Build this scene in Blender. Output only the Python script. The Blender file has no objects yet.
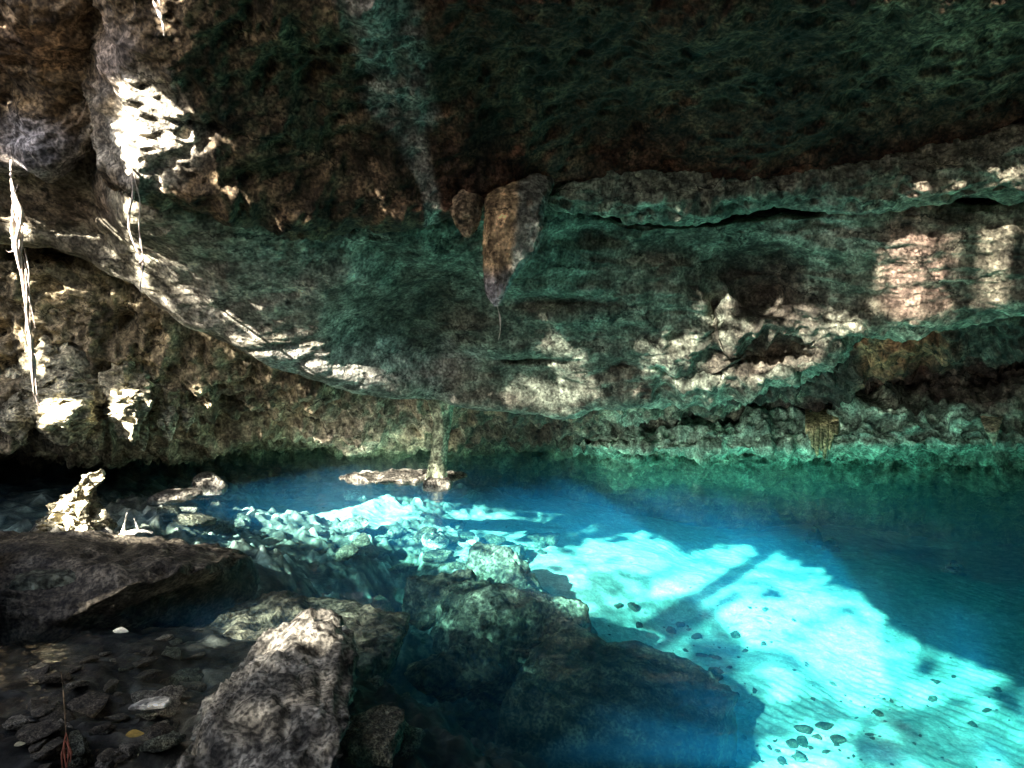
import bpy, math, random
import numpy as np
from mathutils import Vector, Matrix

random.seed(7)
SC = bpy.context.scene
COL = SC.collection
R = math.radians

# ------------------------------------------------------------------ camera
CAM_Z, F = 2.2, 740.0
CP, SP = math.cos(R(4)), math.sin(R(4))
def ray(px, py):
    xc = (np.asarray(px, float) - 512) / F
    zc = -(np.asarray(py, float) - 384) / F
    return xc, CP + SP * zc, -SP + CP * zc
def at(px, py, Y):
    x, y, z = ray(px, py)
    return np.stack([x / y * Y, np.broadcast_to(np.asarray(Y, float), np.shape(x / y * Y)), CAM_Z + z / y * Y], -1)
def at_z(px, py, z):
    x, y, dz = ray(px, py)
    t = (z - CAM_Z) / dz
    return np.stack([x * t, y * t, np.broadcast_to(np.asarray(z, float), np.shape(x * t))], -1)
def project(P):
    P = np.asarray(P, float)
    dz = P[..., 2] - CAM_Z
    f = P[..., 1] * CP - dz * SP
    u = P[..., 1] * SP + dz * CP
    f = np.where(np.abs(f) < 1e-6, 1e-6, f)
    return 512 + F * P[..., 0] / f, 384 - F * u / f, f
def py_of(z, Y):
    dz = z - CAM_Z
    return 384 - F * (Y * SP + dz * CP) / (Y * CP - dz * SP)

cam = bpy.data.cameras.new('camera'); cam.lens = F / 1024 * 36; cam.sensor_width = 36
cam.clip_start = .05; cam.clip_end = 500
co = bpy.data.objects.new('camera', cam); COL.objects.link(co)
co.location = (0, 0, CAM_Z); co.rotation_euler = (R(86), 0, 0)
SC.camera = co

# ------------------------------------------------------------------ noise
RNG = np.random.RandomState(3)
PERM = np.concatenate([RNG.permutation(256)] * 3)
_g = RNG.normal(size=(256, 3)); GRAD = _g / np.linalg.norm(_g, axis=1)[:, None]
RND = RNG.rand(256, 3)
def _h(i, j, k): return PERM[PERM[PERM[i & 255] + (j & 255)] + (k & 255)]
def perlin(P):
    P = np.asarray(P, float); I = np.floor(P).astype(int); f = P - I
    u = f * f * f * (f * (f * 6 - 15) + 10)
    r = 0
    for a in (0, 1):
        for b in (0, 1):
            for c in (0, 1):
                g = GRAD[_h(I[..., 0] + a, I[..., 1] + b, I[..., 2] + c)]
                d = (g * (f - np.array([a, b, c]))).sum(-1)
                w = (u[..., 0] if a else 1 - u[..., 0]) * (u[..., 1] if b else 1 - u[..., 1]) * (u[..., 2] if c else 1 - u[..., 2])
                r = r + w * d
    return r * 1.5
def fbm(P, n=4, gain=.5):
    s, a, t = 0, 1., 0
    P = np.asarray(P, float)
    for i in range(n):
        s = s + a * perlin(P + 17.3 * i); t += a; a *= gain; P = P * 2.03
    return s / t
def ridge(P, n=3):
    s, a, t = 0, 1., 0
    P = np.asarray(P, float)
    for i in range(n):
        s = s + a * (1 - 2.2 * np.abs(perlin(P + 9.7 * i))); t += a; a *= .5; P = P * 2.1
    return s / t
def worley(P):
    P = np.asarray(P, float); I = np.floor(P).astype(int); f = P - I
    best = np.full(P.shape[:-1], 9.)
    for a in (-1, 0, 1):
        for b in (-1, 0, 1):
            for c in (-1, 0, 1):
                q = RND[_h(I[..., 0] + a, I[..., 1] + b, I[..., 2] + c)] + np.array([a, b, c]) - f
                best = np.minimum(best, (q * q).sum(-1))
    return np.sqrt(best)
def cells(P):
    P = np.asarray(P, float); I = np.floor(P).astype(int); f = P - I
    best = np.full(P.shape[:-1], 9.); idv = np.zeros(P.shape[:-1])
    for a in (-1, 0, 1):
        for b in (-1, 0, 1):
            h = _h(I[..., 0] + a, I[..., 1] + b, I[..., 2]); q = RND[h][..., :2] + np.array([a, b]) - f[..., :2]
            d = (q * q).sum(-1); m = d < best
            best = np.where(m, d, best); idv = np.where(m, RND[h][..., 2], idv)
    return np.sqrt(best), idv
def sstep(a, b, x):
    t = np.clip((x - a) / (b - a), 0, 1); return t * t * (3 - 2 * t)

def terrace(x, n, e=.75):
    q = x * n; fl = np.floor(q); return (fl + sstep(e, 1, q - fl)) / n
def rock_disp(P, big=.22, mid=.10, fine=.05, pits=.07, strata=.05):
    W = P + .25 * np.stack([fbm(P * 1.3 + 5, 2), fbm(P * 1.3 + 25, 2), fbm(P * 1.3 + 45, 2)], -1)
    d = big * fbm(W * .75, 3) + mid * ridge(W * 1.5, 3) - mid * .3
    d = d + strata * fbm(W * np.array([.7, .7, 4.5]), 3)
    w1 = worley(W * 3.2); d = d - pits * sstep(.45, .05, w1)
    w2 = worley(W * 8.0 + 3); d = d - pits * .45 * sstep(.45, .1, w2)
    d = d + fine * fbm(W * 5, 4, .6)
    return d

# ------------------------------------------------------------------ mesh helpers
def tag(o, label=None, cat=None, group=None, kind=None):
    if label: o['label'] = label
    if cat: o['category'] = cat
    if group: o['group'] = group
    if kind: o['kind'] = kind
    return o
def link(name, me, mat, parent=None):
    o = bpy.data.objects.new(name, me); COL.objects.link(o)
    if mat and not me.materials: me.materials.append(mat)
    if parent: o.parent = parent
    return o
def mesh_np(name, V, Fq, tint=None, smooth=True):
    V = np.ascontiguousarray(V, np.float32); Fq = np.asarray(Fq, np.int32)
    me = bpy.data.meshes.new(name); n = Fq.shape[1]
    me.vertices.add(len(V)); me.vertices.foreach_set('co', V.ravel())
    me.loops.add(Fq.size); me.loops.foreach_set('vertex_index', Fq.ravel())
    me.polygons.add(len(Fq)); me.polygons.foreach_set('loop_start', np.arange(0, Fq.size, n, dtype=np.int32))
    me.polygons.foreach_set('use_smooth', np.full(len(Fq), smooth))
    me.update(calc_edges=True); me.validate()
    if tint is not None:
        a = me.color_attributes.new('tint', 'FLOAT_COLOR', 'POINT')
        c = np.ones((len(V), 4), np.float32); c[:, :3] = tint
        a.data.foreach_set('color', c.ravel())
    return me
def grid_faces(nu, nv, flip=False):
    i = np.arange(nu * nv).reshape(nu, nv)
    a, b, c, d = i[:-1, :-1].ravel(), i[1:, :-1].ravel(), i[1:, 1:].ravel(), i[:-1, 1:].ravel()
    return np.stack([a, d, c, b] if flip else [a, b, c, d], 1)
def grid_normals(G):
    du = np.gradient(G, axis=0); dv = np.gradient(G, axis=1)
    n = np.cross(du, dv); return n / (np.linalg.norm(n, axis=-1, keepdims=True) + 1e-9)
def catmull(C, t, axis=0):
    C = np.moveaxis(np.asarray(C, float), axis, 0); n = len(C)
    i = np.clip(np.floor(t).astype(int), 0, n - 2); f = t - i
    p0, p1, p2, p3 = C[np.clip(i - 1, 0, n - 1)], C[i], C[i + 1], C[np.clip(i + 2, 0, n - 1)]
    f = f.reshape((-1,) + (1,) * (C.ndim - 1))
    r = .5 * (2 * p1 + (p2 - p0) * f + (2 * p0 - 5 * p1 + 4 * p2 - p3) * f ** 2 + (3 * p1 - p0 - 3 * p2 + p3) * f ** 3)
    return np.moveaxis(r, 0, axis)

# ------------------------------------------------------------------ materials
def nodes(name):
    m = bpy.data.materials.new(name); m.use_nodes = True
    nt = m.node_tree; nt.nodes.clear()
    return m, nt, nt.nodes, nt.links
def N(nd, typ, **kw):
    n = nd.new(typ)
    for k, v in kw.items():
        if k in n.inputs: n.inputs[k].default_value = v
        else: setattr(n, k, v)
    return n
def ramp(nd, stops, interp='LINEAR'):
    r = nd.new('ShaderNodeValToRGB'); r.color_ramp.interpolation = interp
    e = r.color_ramp.elements
    while len(e) < len(stops): e.new(.5)
    for x, (p, c) in zip(e, stops):
        x.position = p; x.color = (c, c, c, 1) if isinstance(c, (int, float)) else (*c, 1)
    return r
def rock_mat(name, base=None, cracks=False, crust=1., grain=.7, dark=.28, light=1.35, fine=34., bump=.9, rough=.85, dist=.05, pitcol=.25, spec=.25, coords='Object'):
    """limestone: broad stains, grain, small dark pits; the tint comes from the mesh (mineral zones, painted shade and glow) or one base colour"""
    m, nt, nd, L = nodes(name)
    tc = N(nd, 'ShaderNodeTexCoord')
    src = tc.outputs[coords]
    if base is None:
        col = N(nd, 'ShaderNodeVertexColor', layer_name='tint').outputs['Color']
    else:
        col = N(nd, 'ShaderNodeRGB'); col.outputs[0].default_value = (*base, 1); col = col.outputs[0]
    def noise(s, d=6, r=.6, dist=.0):
        n = N(nd, 'ShaderNodeTexNoise', Scale=s, Detail=d, Roughness=r, Distortion=dist); L.new(src, n.inputs['Vector']); return n
    n1, n2, n3 = noise(1.6, 6, .62, .4), noise(8., 4, .55), noise(fine, 2, .5)
    wq = N(nd, 'ShaderNodeVectorMath', operation='MULTIPLY_ADD'); L.new(n2.outputs['Color'], wq.inputs[0]); wq.inputs[1].default_value = (.09, .09, .09); L.new(src, wq.inputs[2])
    vo = N(nd, 'ShaderNodeTexVoronoi', Scale=fine * .55); L.new(wq.outputs[0], vo.inputs['Vector'])
    vb = N(nd, 'ShaderNodeTexVoronoi', Scale=fine * .2); L.new(wq.outputs[0], vb.inputs['Vector'])
    def mul(a, b, f=1.):
        x = N(nd, 'ShaderNodeMix', data_type='RGBA', blend_type='MULTIPLY'); x.inputs[0].default_value = f
        L.new(a, x.inputs[6]); L.new(b, x.inputs[7]); return x.outputs[2]
    r1 = ramp(nd, [(.33, dark + .25), (.5, .85), (.68, light)]); L.new(n1.outputs['Fac'], r1.inputs[0])
    r2 = ramp(nd, [(.34, dark), (.5, .9), (.64, light + .15)]); L.new(n2.outputs['Fac'], r2.inputs[0])
    r3 = ramp(nd, [(.40, dark + (1 - dark) * (1 - grain) * .7), (.5, .97), (.60, 1 + .8 * grain)]); L.new(n3.outputs['Fac'], r3.inputs[0])
    r4 = ramp(nd, [(.04, pitcol), (.24, 1.)]); L.new(vo.outputs['Distance'], r4.inputs[0])
    if cracks:
        ms = N(nd, 'ShaderNodeMapping'); ms.inputs['Scale'].default_value = (3.2, 3.2, .35); L.new(src, ms.inputs['Vector'])
        ns = N(nd, 'ShaderNodeTexNoise', Scale=1.6, Detail=5, Roughness=.65); L.new(ms.outputs[0], ns.inputs['Vector'])
        rs_ = ramp(nd, [(.34, .5), (.5, .95), (.64, 1.25)]); L.new(ns.outputs['Fac'], rs_.inputs[0]); col = mul(col, rs_.outputs[0])
        wv = N(nd, 'ShaderNodeVectorMath', operation='MULTIPLY_ADD'); L.new(n2.outputs['Color'], wv.inputs[0]); wv.inputs[1].default_value = (.28, .28, .28); L.new(src, wv.inputs[2])
        mc = N(nd, 'ShaderNodeMapping'); mc.inputs['Scale'].default_value = (.55, .55, 1.5); L.new(wv.outputs[0], mc.inputs['Vector'])
        ve = N(nd, 'ShaderNodeTexVoronoi', Scale=1.3, feature='DISTANCE_TO_EDGE'); L.new(mc.outputs[0], ve.inputs['Vector'])
        rc = ramp(nd, [(.0, .12), (.022, 1.)]); L.new(ve.outputs['Distance'], rc.inputs[0])
        mk = N(nd, 'ShaderNodeMix', data_type='RGBA'); rm = ramp(nd, [(.46, 0.), (.54, 1.)]); L.new(n1.outputs['Fac'], rm.inputs[0]); L.new(rm.outputs[0], mk.inputs[0]); mk.inputs[6].default_value = (1, 1, 1, 1); L.new(rc.outputs[0], mk.inputs[7])
        col = mul(col, mk.outputs[2])
    r5 = ramp(nd, [(.10, pitcol * .7), (.26, 1.)]); L.new(vb.outputs['Distance'], r5.inputs[0])
    pm = N(nd, 'ShaderNodeMix', data_type='RGBA'); pr = ramp(nd, [(.47, 0.), (.55, 1.)]); L.new(n1.outputs['Fac'], pr.inputs[0]); L.new(pr.outputs[0], pm.inputs[0]); pm.inputs[6].default_value = (1, 1, 1, 1); L.new(r5.outputs[0], pm.inputs[7])
    r6 = ramp(nd, [(.485, 1.1 - .28 * crust), (.515, 1.1 + .28 * crust)]); n6 = noise(3.1, 8, .68, .3); L.new(n6.outputs['Fac'], r6.inputs[0])      # crusts with crisp edges
    c = mul(mul(mul(mul(mul(mul(col, r1.outputs[0]), r2.outputs[0]), r3.outputs[0]), r4.outputs[0]), pm.outputs[2]), r6.outputs[0])
    add = N(nd, 'ShaderNodeMath', operation='MULTIPLY_ADD'); L.new(n2.outputs['Fac'], add.inputs[0]); add.inputs[1].default_value = 1.6; n3h = N(nd, 'ShaderNodeMath', operation='MULTIPLY'); L.new(n3.outputs['Fac'], n3h.inputs[0]); n3h.inputs[1].default_value = .5; L.new(n3h.outputs[0], add.inputs[2])
    add2 = N(nd, 'ShaderNodeMath', operation='MULTIPLY_ADD'); L.new(r4.outputs[0], add2.inputs[0]); add2.inputs[1].default_value = .5; L.new(add.outputs[0], add2.inputs[2])
    add3 = N(nd, 'ShaderNodeMath', operation='MULTIPLY_ADD'); L.new(pm.outputs[2], add3.inputs[0]); add3.inputs[1].default_value = .9; L.new(add2.outputs[0], add3.inputs[2])
    add4 = N(nd, 'ShaderNodeMath', operation='MULTIPLY_ADD'); L.new(r6.outputs[0], add4.inputs[0]); add4.inputs[1].default_value = .5; L.new(add3.outputs[0], add4.inputs[2]); add2 = add4
    bp = N(nd, 'ShaderNodeBump', Strength=bump, Distance=dist); L.new(add2.outputs[0], bp.inputs['Height'])
    b = N(nd, 'ShaderNodeBsdfPrincipled', Roughness=rough); b.inputs['Specular IOR Level'].default_value = spec
    L.new(c, b.inputs['Base Color']); L.new(bp.outputs[0], b.inputs['Normal'])
    o = N(nd, 'ShaderNodeOutputMaterial'); L.new(b.outputs[0], o.inputs['Surface'])
    return m
def plain_mat(name, base, rough=.7, var=.35, scale=40., bump=.3):
    m, nt, nd, L = nodes(name)
    tc = N(nd, 'ShaderNodeTexCoord'); n = N(nd, 'ShaderNodeTexNoise', Scale=scale, Detail=5, Roughness=.6); L.new(tc.outputs['Object'], n.inputs['Vector'])
    r = ramp(nd, [(.35, tuple(v * (1 - var) for v in base)), (.65, tuple(min(1, v * (1 + var)) for v in base))]); L.new(n.outputs['Fac'], r.inputs[0])
    bp = N(nd, 'ShaderNodeBump', Strength=bump, Distance=.01); L.new(n.outputs['Fac'], bp.inputs['Height'])
    b = N(nd, 'ShaderNodeBsdfPrincipled', Roughness=rough); L.new(r.outputs[0], b.inputs['Base Color']); L.new(bp.outputs[0], b.inputs['Normal'])
    o = N(nd, 'ShaderNodeOutputMaterial'); L.new(b.outputs[0], o.inputs['Surface'])
    return m

M_CAVE = rock_mat('limestone', cracks=True, dark=.45, light=1.3, bump=.55, grain=.5, fine=28)
M_CEIL = rock_mat('brown_ceiling_limestone', cracks=True, dark=.42, light=1.35, bump=.4, grain=.75, crust=.8, fine=30, pitcol=.3)
M_ROCK = rock_mat('boulder_limestone', (.30, .27, .21), fine=22, dist=.04)
M_PALE = rock_mat('pale_stone', (.55, .52, .44), dark=.6, fine=30, dist=.02)
M_DARK = rock_mat('dark_wet_rock', (.10, .085, .06), fine=26, dist=.04, rough=.6)
M_ROOT = plain_mat('root_bark', (.52, .42, .34), .8)
M_REDROOT = plain_mat('red_root', (.45, .16, .10), .7)
M_DRIP = rock_mat('dripstone', (.40, .355, .235), dark=.5, fine=26, dist=.03)
M_SPIKE = rock_mat('brown_dripstone', (.26, .19, .12), dark=.4, fine=24, dist=.03)

# ------------------------------------------------------------------ cave sheets
def pw(xs, ys):
    return lambda x: np.interp(x, xs, ys)
L1 = pw([-260, 0, 55, 95, 112, 140, 230, 330, 450, 560, 640, 740, 850, 940, 1024, 1280], [150, 160, 168, 135, 170, 196, 212, 222, 206, 184, 168, 182, 162, 150, 120, 105])
D1 = pw([-260, 0, 95, 112, 125, 230, 330, 560, 850, 1024, 1280], [8.2, 7.7, 7.6, 7.3, 6.9, 7.2, 7.7, 8.3, 8.0, 7.6, 7.4])
LC = pw([-260, 520, 540, 620, 700, 760, 840, 1024, 1280], [150, 186, 203, 214, 217, 209, 206, 197, 190])
L2 = pw([-260, 0, 70, 130, 180, 240, 330, 440, 510, 565, 620, 680, 740, 800, 860, 900, 1024, 1280], [225, 232, 250, 275, 312, 352, 386, 398, 408, 418, 404, 392, 388, 372, 330, 325, 308, 290])
D2 = pw([-260, 0, 130, 180, 240, 330, 440, 560, 720, 800, 900, 1024, 1280], [8.9, 8.7, 8.7, 8.8, 9.1, 9.6, 10.45, 10.45, 10.0, 9.6, 8.9, 8.4, 8.0])

COLS = np.array([-260, -180, -100, -40, 0, 30, 55, 75, 95, 104, 112, 120, 130, 140, 160, 180, 205, 230, 260, 295, 330, 370, 410, 440, 475, 510, 540, 565, 590, 620, 650, 680, 710, 740, 770, 800, 830, 860, 880, 900, 930, 960, 1000, 1024, 1080, 1160, 1280], float)

def sheet(name, prof, nu, nv, tintf, disp, u0=-260, u1=1280, dens=None, bulge=None, mat=None):
    """prof(px) -> list of (py, Y) (or ('z', z, Y)); returns an object with the displaced surface"""
    cols = COLS[(COLS >= u0) & (COLS <= u1)]
    rows = []
    for c in cols:
        r = []
        for e in prof(c):
            py, Y = (py_of(e[1], e[2]), e[2]) if e[0] == 'z' else e
            r.append((c, py, Y))
        rows.append(r)
    C = np.array(rows, float)                        # cols, profile, (px,py,Y)
    npf = C.shape[1]
    ut = np.interp(np.linspace(cols[0], cols[-1], nu), cols, np.arange(len(cols)))
    G = catmull(C, ut, 0)
    # sample density along the profile
    seg = np.array((list(dens) + [.4] * npf)[:npf - 1], float)
    cum = np.concatenate([[0], np.cumsum(seg)])
    vt = np.interp(np.linspace(0, cum[-1], nv), cum, np.arange(npf))
    G = catmull(G, vt, 1)
    px, py, Y = G[..., 0], G[..., 1], G[..., 2]
    if bulge is not None: Y = Y + bulge(px, py)
    W = at(px, py, Y)
    n = grid_normals(W)
    if (n[..., 1].mean()) > 0: n = -n
    edge = np.minimum(1, np.minimum(np.arange(nv), np.arange(nv)[::-1])[None, :] / 4.)
    D = disp(W, px, py)
    W = W + n * (D * edge)[..., None]
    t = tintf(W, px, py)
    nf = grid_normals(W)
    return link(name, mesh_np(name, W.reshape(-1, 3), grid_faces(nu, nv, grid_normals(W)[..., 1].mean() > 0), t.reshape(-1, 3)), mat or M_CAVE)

def zone(px, py, x, y, rx, ry, W, k=.5):
    """soft blotch with a noisy outline"""
    w = fbm(W * 1.8 + x * .01, 4, .6) * 1.1
    d = np.sqrt(((px - x) / rx) ** 2 + ((py - y) / ry) ** 2)
    return sstep(1 + k, 1 - k, d + w)[..., None]
def mixc(c, col, a): return c * (1 - a) + np.array(col) * a

def tint_upper(W, px, py):
    c = np.ones(px.shape + (3,)) * np.array([.165, .115, .065])
    n = sstep(-.15, .3, fbm(W * .9 + 31, 4, .6))[..., None]
    c = mixc(c, (.215, .15, .08), n * .8)
    rb = (sstep(360, 480, px) * (1 - .4 * sstep(.0, .3, fbm(W * .8 + 81, 4, .6))))[..., None]
    c = mixc(c, (.165, .072, .040), rb * .9)
    n2 = sstep(.05, .35, fbm(W * 2.1 + 61, 4, .6))[..., None]
    c = mixc(c, (.06, .045, .03), n2 * .8)
    # pale calcite streak
    xs = np.interp(py, [-60, 0, 60, 110, 150, 190], [345, 375, 395, 400, 415, 430])
    ws = np.interp(py, [-60, 0, 80, 115, 140, 190], [60, 42, 34, 38, 16, 9])
    s = sstep(1.25, .6, np.abs(px - xs) / ws + .5 * fbm(W * 3 + 3, 4, .6))[..., None]
    c = mixc(c, (.52, .47, .38), s)
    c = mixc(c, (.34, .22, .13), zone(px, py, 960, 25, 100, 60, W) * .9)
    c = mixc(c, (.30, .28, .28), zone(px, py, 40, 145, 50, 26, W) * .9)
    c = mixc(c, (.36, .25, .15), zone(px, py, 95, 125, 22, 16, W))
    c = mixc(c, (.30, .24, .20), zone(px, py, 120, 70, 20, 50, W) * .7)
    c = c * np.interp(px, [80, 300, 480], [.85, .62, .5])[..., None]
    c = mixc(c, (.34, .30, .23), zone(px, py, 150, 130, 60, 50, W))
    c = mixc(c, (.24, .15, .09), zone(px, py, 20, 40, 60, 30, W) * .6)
    return c
def tint_slab(W, px, py):
    c = np.ones(px.shape + (3,)) * np.array([.29, .26, .18]) * (1 - sstep(300, 420, px) * sstep(900, 800, px))[..., None] + np.array([.215, .24, .175]) * (sstep(300, 420, px) * sstep(900, 800, px))[..., None]  # greener middle: teal bounce light put into the tint
    n = sstep(-.1, .3, fbm(W * 1.1 + 11, 4, .6))[..., None]
    c = mixc(c, (.155, .135, .10), n * .8)
    c = mixc(c, (.46, .42, .33), zone(px, py, 265, 290, 125, 50, W) * .85)  # left part painted lighter, as if lit from the side
    c = mixc(c, (.10, .085, .06), zone(px, py, 415, 310, 65, 45, W) * .85)  # shadow of the hollow painted into the tint
    c = mixc(c, (.42, .40, .34), zone(px, py, 340, 365, 120, 25, W) * .7)  # pale patch by the lip: reflected light painted in
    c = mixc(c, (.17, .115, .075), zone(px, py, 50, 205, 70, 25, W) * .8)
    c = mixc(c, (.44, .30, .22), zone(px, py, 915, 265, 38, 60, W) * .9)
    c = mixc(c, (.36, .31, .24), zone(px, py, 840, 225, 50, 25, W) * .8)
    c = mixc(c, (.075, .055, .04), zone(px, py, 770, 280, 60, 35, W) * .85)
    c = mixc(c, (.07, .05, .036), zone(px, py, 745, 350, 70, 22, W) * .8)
    return c
def tint_wall(W, px, py):
    c = np.ones(px.shape + (3,)) * np.array([.36, .29, .175])
    n = sstep(-.1, .3, fbm(W * 1.3 + 71, 4, .6))[..., None]
    c = mixc(c, (.15, .118, .07), n * .8)
    right = sstep(560, 640, px)[..., None]
    c = mixc(c, (.14, .165, .12), right * .85)
    c = mixc(c, (.30, .13, .07), zone(px, py, 900, 345, 50, 28, W) * .9)
    c = mixc(c, (.06, .042, .032), zone(px, py, 990, 365, 80, 50, W) * .9)  # right end of the recess, its shade painted dark
    c = mixc(c, (.20, .33, .24), zone(px, py, 820, 435, 260, 28, W) * .9)  # waterline shelf: teal glow from the water put into the colour
    c = mixc(c, (.045, .034, .027), zone(px, py, 790, 375, 170, 26, W) * .92)  # recess below the lip, shade darkened into the tint
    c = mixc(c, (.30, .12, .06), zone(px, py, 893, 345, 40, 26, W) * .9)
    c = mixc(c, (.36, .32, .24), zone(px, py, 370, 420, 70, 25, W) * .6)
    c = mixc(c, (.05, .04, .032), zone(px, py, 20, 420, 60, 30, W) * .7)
    c = mixc(c, (.05, .042, .03), zone(px, py, 530, 428, 85, 27, W) * .95)  # shaded recess beside the column, painted near black
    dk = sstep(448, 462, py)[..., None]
    c = mixc(c, (.06, .055, .045), dk * (1 - right) * .8)  # undercut above the water: its shade put into the colour
    return c

def prof_upper(p):
    L, D = L1(p), D1(p)
    step = np.interp(p, [95, 125], [.55, 0])
    return [(-420, 4.9 + step), (-240, 5.3 + step), (-100, 5.75 + step), (0, 6.15 + step), (L * .33, 6.15 + (D - 6.15) * .33 + .12 + step * .7), (L * .66, 6.15 + (D - 6.15) * .68 + .1 + step * .4),
            (L - 14, D - .08), (L, D + .05), (L + 3, D + .35), (L - 20, D + 1.2), (L - 60, D + 2.6)]
def prof_band(p):
    L, D = LC(p), D1(p) + .25
    fade = np.interp(p, [500, 560], [1, 0])
    T = L1(p)
    D0 = D1(p)
    return [(T - 40, D0 + .25 + fade), (T, D0 + .06 + fade), ((T + L) / 2, D0 + .02 + fade), (L - 7, D0 + .1 + fade), (L, D0 + .2 + fade), (L + 1, D0 + .4 + fade), (L - 8, D0 + 1.0 + fade), (L - 30, D0 + 2 + fade)]
def prof_slab(p):
    T, L, Da, Db = L1(p), L2(p), D1(p) + .35, D2(p)
    right = np.interp(p, [540, 600], [0, 1])
    T = T + right * (LC(p) - T) ; Da = Da + right * .3
    e = []
    e.append((T - 50, Da + .6 + right * .9)); e.append((T - 12, Da + .1 + right * 1.0)); e.append((T + 3 * right - 6 * (1 - right), Da + .04 + right * .75)); e.append((T + 8 * right - 2 * (1 - right), Da + .02 + right * .08))
    for k, q in ((.12, .06), (.35, .27), (.6, .58), (.8, .86)):
        e.append((T + (L - T) * k, Da + (Db - Da) * q))
    e += [(L - 8, Db - .05), (L, Db + .1), (L + 2, Db + .4), (L - 12, Db + 1.3), (L - 40, Db + 2.6)]
    return e
def prof_wall(p):
    L = L2(p); D = D2(p)
    right = float(np.interp(p, [560, 640], [0, 1]))
    far = float(np.interp(p, [-260, 0, 90, 160, 260, 440, 640, 800, 900, 1024, 1280], [9.2, 9.5, 9.8, 10.6, 11.6, 12.4, 12.4, 12.2, 11.6, 11.0, 10.4]))
    top = D + .75
    yb = float(np.interp(p, [-260, 0, 60, 90, 140, 200, 300, 420, 560, 640, 1280], [430, 438, 446, 450, 444, 436, 432, 438, 444, 449, 446]))
    back = far + float(np.interp(p, [0, 200, 560, 640], [3.0, 2.0, 1.4, .15]))
    e = [(L - 45, top + .5), (L - 5, top + .1)]
    sh = far - .9 * right
    rec = max(top + .55, sh + .8)
    for k, q in ((.2, top + .5), (.45, rec), (.7, sh + .25), (.9, sh)):
        e.append((L + (yb - L) * k, (top + (far - top) * k ** .8) * (1 - right) + q * right))
    e.append((yb, sh + .1 - .1 * right))
    e.append((yb + 4, sh + (back - sh) * .5 + right * .5))
    wl = max(back, 12.2) if right < .5 else 12.45 + (far - 12.2) * .8
    e.append(('z', .05, wl)); e.append(('z', -.35, wl + .45)); e.append(('z', -1.2, wl + 1.6 + right)); e.append(('z', -3.2, wl + 2.6 + right * 2))
    return e

def d_upper(W, px, py): return rock_disp(W, .26, .11, .035, .07, .05) * np.interp(px, [300, 650], [1, .7]) + .12 * terrace(fbm(W * np.array([.9, .9, 1.3]) + 4, 4, .55), 5)
def d_band(W, px, py): return rock_disp(W, .10, .10, .05, .10, .06) + .14 * terrace(fbm(W * np.array([.8, .8, 2.2]) + 14, 4, .55), 6)
def d_slab(W, px, py):
    k = sstep(600, 700, px) * sstep(300, 340, py)          # the broken right-hand edge
    d = rock_disp(W * np.array([.8, .8, 1.]), .26, .03, .018, .025, .06)
    d = d + .07 * ridge(np.stack([W[..., 0] * .5 + W[..., 2] * .9, W[..., 1] * .4, W[..., 2] * 1.6], -1) + 3, 3)
    k0 = sstep(520, 640, px); wz = W[..., 2] + .35 * W[..., 0] * .3
    d = d + (.12 + .14 * k) * terrace(fbm(np.stack([W[..., 0] * .55, W[..., 1] * .5, wz * 1.5], -1) + 24, 5, .55), 6, .7)
    d = d * (.75 + .25 * k0)
    d = d + .045 * np.sin((W[..., 2] * 2.2 + W[..., 0] * .75 + .9 * fbm(W * .5 + 2, 2)) * 3.1) * (1 - k0)
    return d + k * (.22 * ridge(W * 2.2 + 9, 3) - .12 * sstep(.5, .1, worley(W * 2.4 + 4)))
def d_wall(W, px, py):
    d = rock_disp(W, .26, .18, .07, .12, .05)
    left = sstep(620, 540, px)
    drip = ridge(W * np.array([3.2, 3.2, .6]) + 8, 3) * .16
    lump = (1 - left) * sstep(452, 425, py) * (.20 * ridge(W * 1.9 + 21, 3) - .22 * sstep(.55, .05, worley(W * 1.7 + 6)) + .12 * sstep(.35, .0, worley(W * 3.5 + 2)))
    d = d + .35 * terrace(fbm(W * np.array([.9, .9, 1.5]) + 34, 4, .6), 5, .7) - left * .30 * sstep(.42, .1, worley(W * np.array([1.3, 1.3, 1.9]) + 2))
    return d + left * drip + lump
def b_slab(px, py):
    g = .45 * np.exp(-(((px - 425) / 60) ** 2 + ((py - 315) / 42) ** 2))
    g += .35 * np.exp(-(((px - 750) / 70) ** 2 + ((py - 270) / 32) ** 2))
    for x, y, a, b, q in ((714, 312, 11, 20, .5), (640, 362, 30, 7, .35), (690, 366, 26, 9, .4), (775, 352, 40, 14, .5), (600, 235, 30, 10, .2), (760, 300, 22, 14, .35), (560, 300, 50, 9, .2), (530, 355, 40, 8, .2), (660, 250, 60, 12, .15)):
        g = g + q * np.exp(-np.abs((px - x) / a) ** 3 - np.abs((py - y) / b) ** 3)
    return g
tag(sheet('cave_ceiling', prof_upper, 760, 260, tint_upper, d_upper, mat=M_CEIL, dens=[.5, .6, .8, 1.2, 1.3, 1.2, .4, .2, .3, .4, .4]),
    'dark brown pitted limestone ceiling block across the top of the cave', 'cave ceiling', kind='structure')
tag(sheet('rock_band', prof_band, 460, 110, tint_slab, d_band, u0=510, dens=[.6, .8, .8, .3, .2, .4, .5]),
    'broken grey rock band above the long dark crack', 'cave ceiling', kind='structure')
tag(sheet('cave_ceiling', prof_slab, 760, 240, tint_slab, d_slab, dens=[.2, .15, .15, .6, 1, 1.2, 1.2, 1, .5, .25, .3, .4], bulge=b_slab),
    'grey sloping limestone slab with a smooth curved lip over the water', 'cave ceiling', kind='structure')
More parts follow.
